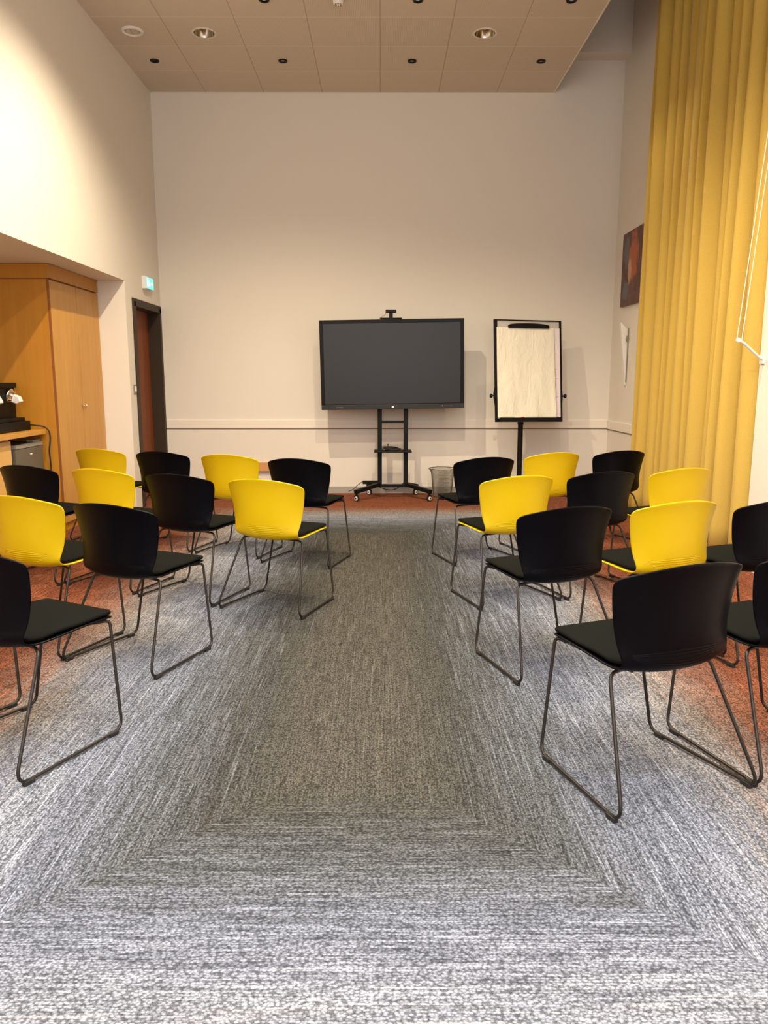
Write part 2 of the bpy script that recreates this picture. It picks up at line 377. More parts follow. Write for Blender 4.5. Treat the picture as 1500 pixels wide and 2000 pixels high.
# ------------------------------------------------------------------ chairs
# stations: y, z, half width, forward wrap at the edge, lift at the edge
ST = [(0.326, 0.447, 0.165, -0.004, 0), (0.315, 0.456, 0.190, -0.004, 0), (0.27, 0.462, 0.204, 0, 0), (0.18, 0.462, 0.209, 0, 0.002),
      (0.07, 0.455, 0.212, 0, 0.006), (-0.02, 0.446, 0.213, 0.0, 0.010), (-0.085, 0.441, 0.214, 0.004, 0.018), (-0.136, 0.448, 0.216, 0.018, 0.028),
      (-0.166, 0.474, 0.221, 0.042, 0.028), (-0.176, 0.525, 0.229, 0.070, 0.014), (-0.177, 0.60, 0.240, 0.082, 0.002), (-0.178, 0.675, 0.251, 0.080, -0.004),
      (-0.182, 0.740, 0.262, 0.076, -0.012), (-0.188, 0.785, 0.2665, 0.074, -0.024), (-0.194, 0.810, 0.260, 0.068, -0.033), (-0.197, 0.824, 0.240, 0.055, -0.036)]
NU = 16
def shell_bm(stations, off=0.0, thick=0.009, wscale=1.0, base=0.0):
    bm = bmesh.new(); grid = []
    for (sy, sz, w, wr, li) in stations:
        row = []
        for i in range(NU + 1):
            u_ = -1 + 2 * i / NU; u_ = math.copysign(1 - (1 - abs(u_)) ** 1.25, u_)
            lift = li * abs(u_) ** 2.2
            row.append(bm.verts.new((w * wscale * u_, sy + wr * abs(u_) ** 2.4, sz + lift + off)))
        grid.append(row)
    for a_, b_ in zip(grid, grid[1:]):
        for i in range(NU): bm.faces.new((a_[i], a_[i + 1], b_[i + 1], b_[i]))
    return bm
def make_chair(kind, name):
    root = bpy.data.objects.new('stacking_chair', None); col.objects.link(root)
    sh = obj('seat_shell', shell_bm(ST), M[kind], root, smooth=True, sub=0)
    s = sh.modifiers.new('sol', 'SOLIDIFY'); s.thickness = 0.009; s.offset = 0
    bv = sh.modifiers.new('sub', 'SUBSURF'); bv.levels = 1; bv.render_levels = 2
    # pad: closed cushion following the seat
    pst = [s_ for s_ in ST[1:7]]
    bm = bmesh.new(); top = []; bot = []
    pad = [(0.312, 0.462, 0.182), (0.295, 0.464, 0.192), (0.24, 0.466, 0.199), (0.15, 0.4635, 0.202), (0.05, 0.458, 0.203), (-0.03, 0.452, 0.201), (-0.072, 0.454, 0.190), (-0.085, 0.456, 0.17)]
    NP = 10
    for (sy, sz, w) in pad:
        top.append([bm.verts.new((w * (-1 + 2 * i / NP), sy, sz + 0.022 + 0.008 * abs(-1 + 2 * i / NP) ** 2 * (sy < 0.1))) for i in range(NP + 1)])
        bot.append([bm.verts.new((w * (-1 + 2 * i / NP), sy, sz + 0.004 + 0.008 * abs(-1 + 2 * i / NP) ** 2 * (sy < 0.1))) for i in range(NP + 1)])
    for g_ in (top, bot):
        for a_, b_ in zip(g_, g_[1:]):
            for i in range(NP): bm.faces.new((a_[i], a_[i + 1], b_[i + 1], b_[i]))
    loop_t = top[0] + [r_[-1] for r_ in top[1:]] + top[-1][-2::-1] + [r_[0] for r_ in top[-2:0:-1]]
    loop_b = bot[0] + [r_[-1] for r_ in bot[1:]] + bot[-1][-2::-1] + [r_[0] for r_ in bot[-2:0:-1]]
    n = len(loop_t)
    for i in range(n): bm.faces.new((loop_t[i], loop_t[(i + 1) % n], loop_b[(i + 1) % n], loop_b[i]))
    obj('seat_pad', bm, M['pad'], root, smooth=True, bevel=0, sub=0).modifiers.new('bv', 'BEVEL').width = 0.006
    for sgn in (-1, 1):
        bm = bmesh.new()
        pts = [(sgn * 0.10, -0.035, 0.437), (sgn * 0.212, -0.055, 0.437), (sgn * 0.290, -0.252, 0.0135), (sgn * 0.258, 0.262, 0.0135), (sgn * 0.192, 0.292, 0.446), (sgn * 0.10, 0.10, 0.448)]
        tube(bm, fillet(pts, [0.045, 0.045, 0.045, 0.02], 6), 0.0065, 10)
        obj('sled_leg', bm, M['steel'], root, smooth=True)
        for gy, gxx in ((-0.195, 0.2865), (0.215, 0.2605)):
            bm = bmesh.new(); box(bm, sgn * gxx - 0.009, sgn * gxx + 0.009, gy - 0.022, gy + 0.022, 0.0, 0.017)
            obj('foot_glide', bm, M['glide'], root, bevel=0.003)
    bm = bmesh.new(); tube(bm, [(-0.11, -0.035, 0.437), (0.11, -0.035, 0.437)], 0.0065); tube(bm, [(-0.11, 0.10, 0.446), (0.11, 0.10, 0.446)], 0.0065)
    obj('seat_support', bm, M['steel'], root, smooth=True)
    return root
proto = {'B': make_chair('shell_black', 'b'), 'Y': make_chair('shell_yellow', 'y')}
used = set()
CH = [ # side, kind, x, y, yaw, label
 ('L', 'B', -0.584, 5.898, -20.5, 'black chair on the aisle in the left block, row nearest the big screen'),
 ('L', 'Y', -1.173, 6.235, -20.5, 'yellow chair between two black ones in the left block, row nearest the big screen'),
 ('L', 'B', -1.774, 6.470, -20.5, 'black chair in front of the dark brown doorway, left block row nearest the screen'),
 ('L', 'Y', -2.385, 6.740, -20.5, 'yellow chair farthest from the aisle, against the wooden wardrobe doors'),
 ('L', 'Y', -0.650, 4.685, -23.5, 'yellow chair on the aisle in the left block, fully visible with all its legs'),
 ('L', 'B', -1.235, 4.940, -23.5, 'black chair just left of the yellow aisle chair in the left block'),
 ('L', 'Y', -1.822, 5.225, -23, 'yellow chair half hidden behind the black chair near the wardrobe foot'),
 ('L', 'B', -2.415, 5.440, -22, 'black chair in front of the small grey fridge at the left edge'),
 ('L', 'B', -1.241, 3.769, -25, 'black aisle chair of the left block, one row ahead of the nearest one'),
 ('L', 'Y', -1.785, 4.022, -25, 'yellow chair cut by the left edge, large, with the black chair beside it'),
 ('L', 'B', -1.401, 2.809, -28, 'nearest black chair at the left edge, its dark seat and legs in view'),
 ('L', 'B', -1.935, 3.080, -28, 'chair at the left edge of which only thin sled legs show'),
 ('R', 'B', 0.748, 5.996, 21.5, 'black chair on the aisle in the right block, beside the wire bin'),
 ('R', 'Y', 1.354, 6.380, 21.5, 'yellow chair under the flip chart, right block row nearest the wall'),
 ('R', 'B', 1.955, 6.550, 21.5, 'black chair left of the mustard curtain foot, row nearest the back wall'),
 ('R', 'Y', 0.801, 4.855, 21.5, 'yellow aisle chair of the right block, black chairs ahead and behind'),
 ('R', 'B', 1.390, 5.072, 21.5, 'black chair between the two yellow ones in the middle of the right block'),
 ('R', 'Y', 1.980, 5.265, 21.5, 'smaller yellow chair against the mustard curtain, behind another yellow chair'),
 ('R', 'B', 0.826, 3.682, 21.4, 'black aisle chair of the right block, second nearest to the viewer'),
 ('R', 'Y', 1.405, 3.845, 21.5, 'large yellow chair of the right block in front of the mustard curtain'),
 ('R', 'B', 1.925, 3.900, 21.5, 'black chair cut by the right edge beside the large yellow chair'),
 ('R', 'B', 0.938, 2.559, 21.4, 'nearest and largest black chair, whole, on the right side'),
 ('R', 'B', 1.495, 2.776, 21, 'nearest black chair cut by the right edge, only its left side showing'),
]
for side, kd, cx, cy, yaw, lab in CH:
    src = proto[kd]
    if kd not in used: r = src; used.add(kd)
    else:
        r = src.copy(); col.objects.link(r)
        for ch in list(src.children):
            c_ = ch.copy(); col.objects.link(c_); c_.parent = r
    r.location = (cx, cy, 0); r.rotation_euler = (0, 0, math.radians(yaw))
    r['label'] = lab; r['category'] = 'chair'; r['group'] = 'chairs in the left block' if side == 'L' else 'chairs in the right block'

# ------------------------------------------------------------------ curtain
def curtain():
    bm = bmesh.new(); y0, y1 = 5.66, 8.20; NYc = 300; NZ = 24; ztop = 6.2
    ctrl = [5.66, 5.86, 6.02, 6.19, 6.36, 6.62, 6.80, 7.02, 7.32, 7.44, 7.62, 7.88, 8.06, 8.20]
    depth = [0.07, 0.11, 0.10, 0.10, 0.125, 0.10, 0.115, 0.085, 0.08, 0.11, 0.12, 0.11, 0.07]
    rows = []
    for j in range(NZ + 1):
        s = j / NZ; z_ = 0.012 + (ztop - 0.012) * s; row = []
        for i in range(NYc + 1):
            yy = y0 + (y1 - y0) * i / NYc
            # drift of the creases with height
            yq = yy + 0.006 * math.sin(yy * 3.1 + s * 2.0)
            yq = min(max(yq, y0), y1 - 1e-6)
            for q in range(len(ctrl) - 1):
                if ctrl[q] <= yq < ctrl[q + 1]: break
            ph = (yq - ctrl[q]) / (ctrl[q + 1] - ctrl[q])
            bulge = math.sin(PI * ph) ** 1.05 + 0.10 * math.sin(3 * PI * ph) * math.sin(q * 2.3)
            a = depth[q] * (0.8 + 0.25 * (1 - s)) * (1 + 0.05 * math.sin(z_ * 0.9 + q))
            xx = 2.785 - a * bulge * 1.75 + 0.006 * math.sin(yy * 47 + z_ * 0.8)
            row.append(bm.verts.new((xx, yy, z_)))
        rows.append(row)
    for a_, b_ in zip(rows, rows[1:]):
        for i in range(NYc): bm.faces.new((a_[i], a_[i + 1], b_[i + 1], b_[i]))
    o = obj('curtain', bm, M['curtain'], None, smooth=True)
    s = o.modifiers.new('sol', 'SOLIDIFY'); s.thickness = 0.004
    tag(o, 'tall mustard yellow pleated curtain hanging to the floor along the right wall', 'curtain')
curtain()
t_ = thing('curtain_rail', 'ceiling rail from which the mustard curtain hangs', 'curtain rail', (2.67, 6.95, 6.2))
obj('rail', B((-0.02, 0.02, -1.4, 1.4, 0.0, 0.05)), M['white'], t_)

# ------------------------------------------------------------------ interactive screen on its trolley
tv = thing('display_screen', 'large switched-off flat touch screen in a black frame against the back wall', 'screen', (0.125, 9.05, 1.575))
tv.rotation_euler = (0, math.radians(-0.9), 0)
W2 = 0.832
obj('housing', B((-W2, W2, 0.0, 0.075, -0.51, 0.51)), M['black'], tv, bevel=0.008)
fr = B((-W2, W2, -0.014, 0.0, 0.472, 0.51), (-W2, -W2 + 0.042, -0.014, 0.0, -0.447, 0.472), (W2 - 0.042, W2, -0.014, 0.0, -0.447, 0.472), (-W2, W2, -0.012, 0.0, -0.455, -0.445))
obj('bezel', fr, M['black_gloss'], tv, bevel=0.002)
obj('screen_panel', B((-W2 + 0.042, W2 - 0.042, -0.006, -0.001, -0.445, 0.472)), M['screen'], tv)
cb = obj('control_bar', B((-W2 + 0.004, W2 - 0.004, -0.022, 0.0, -0.51, -0.455)), M['bezel'], tv, bevel=0.003)
obj('power_mark', B((-0.011, 0.011, -0.0235, -0.0215, -0.494, -0.472)), M['white_mark'], cb)
mk = bmesh.new()
for i in range(6): box(mk, -0.655 + i * 0.013, -0.647 + i * 0.013, -0.0235, -0.0215, -0.486, -0.480)
box(mk, 0.575, 0.583, -0.0235, -0.0215, -0.488, -0.474)
for i in range(6): box(mk, 0.60 + i * 0.018, 0.607 + i * 0.018, -0.0235, -0.0215, -0.484, -0.479)
obj('bar_print', mk, M['grey_metal'], cb)

st = thing('screen_trolley', 'black steel trolley on castors carrying the big screen', 'trolley', (0.135, 9.13, 0))
UX = 0.155
for sx in (-1, 1):
    up_ = obj('upright', B((sx * UX - 0.026, sx * UX + 0.026, 0.0, 0.05, 0.13, 1.95)), M['black'], st, bevel=0.004)
obj('cross_bar', B((-UX + 0.026, UX - 0.026, 0.01, 0.04, 0.895, 0.925)), M['black'], st)
obj('bottom_bar', B((-UX + 0.026, UX - 0.026, 0.0, 0.04, 0.13, 0.165)), M['black'], st)
obj('mount_plate', B((-0.3, 0.3, -0.002, 0.012, 1.2, 1.9)), M['black'], st)
obj('equipment_shelf', B((-0.22, 0.22, -0.17, 0.06, 0.562, 0.58)), M['black'], st, bevel=0.004)
for sx in (-1, 1):
    for (fx, fy, nm) in ((0.44, -0.27, 'front'), (0.30, 0.27, 'rear')):
        bm = bmesh.new(); p0 = Vector((sx * (UX + 0.01), 0.01 if nm == 'front' else 0.04, 0.165)); p1 = Vector((sx * fx, fy, 0.112))
        d_ = (p1 - p0); L = d_.length; 
        vs = box(bm, 0, L, -0.026, 0.026, -0.022, 0.022)
        rot = d_.to_track_quat('X', 'Z').to_matrix().to_4x4(); bmesh.ops.transform(bm, matrix=Matrix.Translation(p0) @ rot, verts=bm.verts)
        obj('foot_beam', bm, M['black'], st, bevel=0.004)
        cx_, cy_ = sx * (fx - 0.015), fy * 0.95
        bm = bmesh.new(); lathe(bm, [(0.012, 0.066), (0.012, 0.095)], (cx_, cy_, 0), 12); box(bm, cx_ - 0.022, cx_ - 0.017, cy_ - 0.022, cy_ + 0.022, 0.03, 0.075); box(bm, cx_ + 0.017, cx_ + 0.022, cy_ - 0.022, cy_ + 0.022, 0.03, 0.075); box(bm, cx_ - 0.022, cx_ + 0.022, cy_ - 0.022, cy_ + 0.022, 0.07, 0.078)
        cs = obj('castor', bm, M['black'], st, bevel=0.001)
        bm = bmesh.new(); a0 = math.radians(35) * sx
        lathe(bm, [(0.022, -0.014), (0.035, -0.012), (0.035, 0.012), (0.022, 0.014)], (0, 0, 0), 24, 'y')
        bmesh.ops.transform(bm, matrix=Matrix.Translation((cx_, cy_, 0.036)) @ Matrix.Rotation(a0, 4, 'Z'), verts=bm.verts)
        obj('castor_tyre', bm, M['rubber'], cs, smooth=False)
        bm = bmesh.new(); lathe(bm, [(0.010, -0.018), (0.024, -0.017), (0.024, 0.017), (0.010, 0.018)], (0, 0, 0), 20, 'y')
        bmesh.ops.transform(bm, matrix=Matrix.Translation((cx_, cy_, 0.036)) @ Matrix.Rotation(a0, 4, 'Z'), verts=bm.verts)
        obj('castor_hub', bm, M['white'], cs)
        bm = bmesh.new(); lathe(bm, [(0.009, -0.020), (0.009, 0.020)], (0, 0, 0), 14, 'y')
        bmesh.ops.transform(bm, matrix=Matrix.Translation((cx_, cy_, 0.036)) @ Matrix.Rotation(a0, 4, 'Z'), verts=bm.verts)
        obj('axle_cap', bm, M['black'], cs)
wc = thing('web_camera', 'small black conference camera on the top edge of the big screen', 'camera', (0.11, 9.08, 2.089))
obj('base_plate', B((-0.125, 0.125, -0.06, 0.03, 0.0, 0.012)), M['black'], wc, bevel=0.003)
obj('neck', B((-0.022, 0.022, -0.03, 0.01, 0.012, 0.075)), M['black'], wc, bevel=0.003)
obj('camera_head', B((-0.062, 0.062, -0.045, 0.01, 0.068, 0.104)), M['black'], wc, bevel=0.006)
bm = bmesh.new(); lathe(bm, [(0.016, -0.052), (0.018, -0.044)], (0, 0, 0.086), 16, 'y'); obj('camera_lens', bm, M['black_gloss'], wc)
bm = bmesh.new(); tube(bm, catmull([(-0.055, 0.0, 0.075), (-0.07, 0.0, 0.045), (-0.115, 0.0, 0.018), (-0.13, 0.03, 0.006)]), 0.002, 6); obj('cable', bm, M['black'], wc, smooth=True)
# coil of cables on the trolley shelf
bm = bmesh.new()
for i in range(7):
    rx, ry = 0.075 + 0.012 * random.random(), 0.045; ph = random.random()
    tube(bm, [(0.03 * math.sin(i) + rx * math.cos(a + ph), ry * math.sin(a + ph), 0.006 + i * 0.005 + 0.004 * math.sin(2 * a + i)) for a in [2 * PI * q / 24 for q in range(24)]], 0.005, 6, closed=True)
tube(bm, catmull([(-0.05, 0, 0.035), (-0.085, 0, 0.045), (-0.12, 0, 0.03), (-0.1, 0.0, 0.012)]), 0.004, 6)
tube(bm, catmull([(-0.04, 0, 0.03), (-0.045, 0, 0.06), (-0.035, 0, 0.075)]), 0.006, 6)
o = obj('cable_coil', bm, M['rubber'], None, smooth=True); o.location = (0.12, 9.06, 0.5815)
tag(o, 'heap of black cable lying on the shelf of the screen trolley', 'cable')
bm = bmesh.new()
tube(bm, catmull([(0.30, 9.16, 0.22), (0.22, 9.20, 0.13), (0.14, 9.20, 0.09), (0.05, 9.20, 0.095), (-0.06, 9.2, 0.14), (-0.12, 9.22, 0.17)]), 0.005, 6)
o = obj('power_cable', bm, M['rubber'], None, smooth=True); tag(o, 'black cable sagging between the feet of the screen trolley', 'cable')
bm = bmesh.new(); box(bm, -0.40, -0.06, 0, 0.06, 0, 0.045)
t_ = thing('power_strip', 'black power strip with a thin cord on the left rear foot of the screen trolley', 'power strip', (0.03, 9.32, 0.142))
obj('body', B((-0.26, -0.03, 0.0, 0.05, 0, 0.04)), M['black'], t_, bevel=0.004)
bm.free(); bm = bmesh.new(); tube(bm, catmull([(-0.26, 0.02, 0.03), (-0.32, 0.0, -0.01), (-0.38, -0.06, -0.06), (-0.43, -0.08, -0.075)]), 0.004, 6); obj('cord', bm, M['black'], t_, smooth=True)

# ------------------------------------------------------------------ flip chart
fc = thing('flip_chart', 'black-framed flip chart easel with a blank paper pad on a centre pole', 'flip chart', (1.70, 9.02, 0))
bd = bpy.data.objects.new('board', None)
PV = Matrix.Translation((0, 0, 1.50)) @ Matrix.Rotation(math.radians(12), 4, 'Z') @ Matrix.Rotation(math.radians(0.5), 4, 'Y') @ Matrix.Rotation(math.radians(-8), 4, 'X')
def fobj(name, bm, m, parent=fc, **kw):
    bmesh.ops.transform(bm, matrix=PV, verts=bm.verts); return obj(name, bm, m, parent, **kw)
bh, bw = 0.585, 0.412
fobj('board', B((-bw + 0.02, bw - 0.02, 0.0, 0.016, -bh + 0.02, bh - 0.01)), M['board'])
fobj('frame', B((-bw, -bw + 0.036, -0.012, 0.022, -bh, bh), (bw - 0.026, bw, -0.012, 0.022, -bh, bh), (-bw, bw, -0.012, 0.022, bh - 0.012, bh), (-bw, bw, -0.012, 0.022, -bh, -bh + 0.03)), M['black'], bevel=0.003)
fobj('pen_tray', B((-bw + 0.03, bw - 0.03, -0.065, -0.012, -bh, -bh + 0.012), (-bw + 0.03, bw - 0.03, -0.067, -0.062, -bh, -bh + 0.045)), M['black'])
# clamp, arched top
bm = bmesh.new(); pts = [(-0.25, 0.0)] + [(-0.25 + 0.5 * i / 16, 0.035 + 0.022 * math.sin(PI * i / 16) ** 0.5) for i in range(17)] + [(0.25, 0.0)]
prism(bm, pts, lambda p: (p[0], -0.045, p[1] + 0.485), lambda p: (p[0], -0.012, p[1] + 0.485)); fobj('pad_clamp', bm, M['black'], bevel=0.006)
def sheet(x0, x1, z0, z1, y, amp, seed, m, name, curl=0.0):
    bm = bmesh.new(); rnd = random.Random(seed); NX, NZ_ = 40, 50; g_ = []
    for j in range(NZ_ + 1):
        s = j / NZ_
        g_.append([bm.verts.new((x0 + (x1 - x0) * i / NX + 0.01 * s * (i / NX - .5), y - 0.002 - amp * (0.5 + 0.5 * math.sin(i * 0.33 + s * 3 + seed)) * (0.3 + 0.7 * s) - amp * 0.6 * (0.5 + 0.5 * math.sin(i * 0.8 - s * 7)) * s - curl * (i / NX) ** 6 * s, z1 + (z0 - z1) * s)) for i in range(NX + 1)])
    for a_, b_ in zip(g_, g_[1:]):
        for i in range(NX): bm.faces.new((a_[i], a_[i + 1], b_[i + 1], b_[i]))
    o = fobj(name, bm, m, smooth=True); s_ = o.modifiers.new('sol', 'SOLIDIFY'); s_.thickness = 0.0015; return o
fobj('paper_pad', B((-bw + 0.034, bw - 0.027, -0.016, -0.002, -bh + 0.055, 0.495)), M['paper2'])
sheet(-bw + 0.022, bw - 0.095, -bh + 0.04, 0.492, -0.022, 0.010, 3, M['paper'], 'top_sheet', 0.012)
bm = bmesh.new()
for zz, ww in ((0.36, 0.02), (0.20, 0.012), (0.02, 0.02), (-0.09, 0.04), (-0.30, 0.03), (-0.36, 0.012)): box(bm, bw - 0.082, bw - 0.082 + ww, -0.0172, -0.016, zz, zz + 0.003)
fobj('pen_marks', bm, mat('ink', (0.25, 0.12, 0.2), 0.7))
for sx in (-1, 1):
    bm = bmesh.new(); lathe(bm, [(0.008, 0.0), (0.008, 0.03), (0.02, 0.032), (0.026, 0.045), (0.02, 0.056)] if sx > 0 else [(0.02, -0.056), (0.026, -0.045), (0.02, -0.032), (0.008, -0.03), (0.008, 0.0)], (sx * bw, 0.01, -0.285), 16, 'x')
    fobj('tilt_knob', bm, M['black'], smooth=False)
bm = bmesh.new(); prism(bm, [(-bw, -0.18), (-bw - 0.014, -0.26), (-bw - 0.014, -0.31), (-bw, -0.40)], lambda p: (p[0], 0.0, p[1]), lambda p: (p[0], 0.02, p[1])); prism(bm, [(bw, -0.18), (bw + 0.01, -0.26), (bw + 0.01, -0.31), (bw, -0.40)], lambda p: (p[0], 0.0, p[1]), lambda p: (p[0], 0.02, p[1]))
fobj('side_bracket', bm, M['black'])
bm = bmesh.new(); box(bm, -0.40, 0.40, 0.022, 0.05, -0.30, -0.27); fobj('rear_bar', bm, M['black'])
PX = -0.055
bm = bmesh.new(); lathe(bm, [(0.024, 0.86), (0.024, 1.25)], (PX, 0.10, 0), 20); obj('inner_pole', bm, M['grey_metal'], fc, smooth=False)
bm = bmesh.new(); lathe(bm, [(0.031, 0.10), (0.031, 0.88)], (PX, 0.10, 0), 20); lathe(bm, [(0.036, 0.88), (0.036, 0.91)], (PX, 0.10, 0), 20); obj('pole', bm, M['black'], fc)
for a_ in (90, 210, 330, 150, 30):
    a = math.radians(a_)
    bm = bmesh.new(); p0 = Vector((PX, 0.10, 0.11)); p1 = p0 + Vector((math.cos(a) * 0.34, math.sin(a) * 0.34, -0.04))
    tube(bm, [p0, p1], 0.015, 8); obj('foot', bm, M['black'], fc)
    bm = bmesh.new(); lathe(bm, [(0.025, -0.012), (0.025, 0.012)], (p1.x, p1.y, 0.027), 16, 'y'); obj('castor', bm, M['rubber'], fc)
def marker(loc, m1, lab, rz):
    t_ = thing('marker_pen', lab, 'pen', loc, rz, 'pens in the flip chart tray')
    bm = bmesh.new(); lathe(bm, [(0.009, -0.05), (0.009, 0.03)], (0, 0, 0), 12, 'x'); obj('barrel', bm, M['white'], t_, smooth=False)
    bm = bmesh.new(); lathe(bm, [(0.0095, 0.03), (0.0095, 0.072)], (0, 0, 0), 12, 'x'); obj('cap', bm, m1, t_, smooth=False)
p = PV @ Vector((-0.15, -0.045, -bh + 0.046)); q = Vector((1.70, 9.02, 0)) + p
marker(q, M['red'], 'white marker with a red cap in the tray under the paper pad', math.radians(12))

# ------------------------------------------------------------------ wire bin
bn = thing('wire_bin', 'round dark wire mesh waste bin standing right of the screen trolley', 'bin', (0.74, 9.25, 0))
bm = bmesh.new(); NA, NH = 52, 22; ring = []
for j in range(NH + 1):
    s = j / NH; r_ = 0.112 + 0.030 * s + 0.026 * max(0, (s - 0.85) / 0.15) ** 1.5; ring.append([bm.verts.new((r_ * math.cos(2 * PI * (i + 0.5 * (j % 2)) / NA), r_ * math.sin(2 * PI * (i + 0.5 * (j % 2)) / NA), 0.012 + 0.33 * s)) for i in range(NA)])
for j in range(NH):
    for i in range(NA):
        if j % 2 == 0: tri = ((ring[j][i], ring[j][(i + 1) % NA], ring[j + 1][i]), (ring[j][(i + 1) % NA], ring[j + 1][(i + 1) % NA], ring[j + 1][i]))
        else: tri = ((ring[j][i], ring[j][(i + 1) % NA], ring[j + 1][(i + 1) % NA]), (ring[j][i], ring[j + 1][(i + 1) % NA], ring[j + 1][i]))
        for t3 in tri: bm.faces.new(t3)
o = obj('mesh_body', bm, M['wire'], bn); w_ = o.modifiers.new('wire', 'WIREFRAME'); w_.thickness = 0.0022; w_.use_replace = True
bm = bmesh.new(); tube(bm, [(0.168 * math.cos(2 * PI * i / 40), 0.168 * math.sin(2 * PI * i / 40), 0.345) for i in range(40)], 0.0045, 8, closed=True); obj('rim', bm, M['wire'], bn, smooth=True)
bm = bmesh.new(); lathe(bm, [(0.05, 0.0), (0.113, 0.0), (0.113, 0.014), (0.05, 0.014)], (0, 0, 0), 40); obj('base', bm, M['wire'], bn)

# wall plate at the back wall
o = obj('wall_box', B((-1.60, -1.375, YB - 0.05, YB - 0.001, 0.28, 0.39)), M['socket'], None, bevel=0.004)
tag(o, 'small orange-brown box on the back wall between the yellow and black chair tops', 'wall box')
bm = bmesh.new(); tube(bm, [(-1.475, YB - 0.009, 0.391), (-1.475, YB - 0.009, 0.47)], 0.003, 6)
o = obj('wall_conduit', bm, M['dado'], None); tag(o, 'thin cream pipe rising from the orange-brown wall box', 'pipe')

# ------------------------------------------------------------------ alcove furniture
wd = thing('wardrobe', 'tall beech wardrobe with two doors in the left alcove', 'wardrobe', (0, 0, 0))
WXF, WY0, WY1 = -2.945, 7.05, 8.245
obj('carcass', B((-3.66, WXF - 0.022, WY0, WY1, 0.0, AZ - 0.135)), M['wood_deep'], wd)
obj('corner_strip', B((WXF - 0.022, WXF - 0.004, WY0 + 0.002, WY0 + 0.014, 0.0, AZ - 0.135)), M['wood_edge_shade'], wd)
obj('cornice', B((-3.66, WXF + 0.004, WY0 - 0.006, WY1, AZ - 0.125, AZ - 0.004)), M['wood_deep'], wd)
obj('shadow_gap', B((WXF - 0.0215, WXF - 0.010, 7.6545, 7.6655, 0.08, AZ - 0.14), (-3.65, WXF - 0.02, WY0 + 0.005, WY1, AZ - 0.135, AZ - 0.125)), M['wood_edge_shade'], wd)  # dark strips, shade of the door seam and cornice gap put in as colour
ys = 7.66
for (a0, a1, ky) in ((WY0 + 0.02, ys - 0.006, ys - 0.035), (ys + 0.006, WY1 - 0.004, ys + 0.035)):
    dr = obj('door', B((WXF - 0.02, WXF, a0, a1, 0.08, AZ - 0.14)), M['wood'], wd, bevel=0.0015)
    bm = bmesh.new(); lathe(bm, [(0.005, 0.0), (0.005, 0.012), (0.012, 0.018), (0.012, 0.026), (0.006, 0.03)], (WXF, ky, 1.15), 14, 'x'); obj('knob', bm, M['knobmetal'], dr, smooth=True)
# worktop with rounded front corner
WTX = -3.045
bm = bmesh.new(); rr = 0.05; pts = [(AXB + 0.01, 3.2), (WTX, 3.2)] + [(WTX - rr + rr * math.cos(a), WY0 - 0.012 - rr + rr * math.sin(a)) for a in [PI / 2 * i / 8 for i in range(9)]] + [(AXB + 0.01, WY0 - 0.012)]
prism(bm, pts, lambda p: (p[0], p[1], 0.918), lambda p: (p[0], p[1], 0.956))
o = obj('worktop', bm, M['wood'], None, bevel=0.002); tag(o, 'beech worktop with a rounded corner in the left alcove', 'worktop')
cb_ = thing('base_cabinet', 'pale maple cabinet under the worktop at the left edge, beside the fridge', 'cabinet', (0, 0, 0))
obj('body', B((-3.66, -3.12, 3.25, 6.44, 0.0, 0.912)), M['wood_light'], cb_)
for a0, a1 in ((5.84, 6.435), (5.24, 5.83), (4.64, 5.23)): obj('door', B((-3.118, -3.10, a0, a1, 0.09, 0.895)), M['wood_light'], cb_, bevel=0.001)
fg = thing('mini_fridge', 'small dark grey fridge under the worktop beside the wardrobe', 'fridge', (0, 0, 0))
FY0, FY1 = 6.50, 7.02
obj('body', B((-3.62, -3.142, FY0, FY1, 0.02, 0.85)), M['fridge'], fg)
dr = obj('door', B((-3.14, -3.092, FY0, FY1, 0.03, 0.815)), M['fridge'], fg, bevel=0.006)
obj('top_grip', B((-3.14, -3.088, FY0, FY1, 0.817, 0.852)), M['fridge_trim'], dr, bevel=0.004)
obj('hinge_cover', B((-3.165, -3.10, FY1 - 0.16, FY1 - 0.02, 0.853, 0.874)), M['fridge_trim'], fg, bevel=0.004)
obj('badge', B((-3.093, -3.090, 6.76, 6.80, 0.752, 0.763)), M['white_mark'], dr)
bx = obj('drawer_box', B((-3.60, -3.16, 5.95, 6.96, 0.958, 1.04)), M['black'], None, bevel=0.003); tag(bx, 'flat black drawer box under the coffee machine on the worktop', 'box')
cf = thing('coffee_machine', 'black coffee machine with chrome brewing heads standing on a flat black box', 'coffee machine', (0, 0, 1.041))
obj('body', B((-3.58, -3.27, 6.28, 6.95, 0.0, 0.33)), M['black_gloss'], cf, bevel=0.012)
obj('lid', B((-3.585, -3.255, 6.275, 6.955, 0.29, 0.335)), M['black'], cf, bevel=0.006)
obj('drip_tray', B((-3.27, -3.19, 6.33, 6.93, 0.0, 0.03)), M['black'], cf, bevel=0.004)
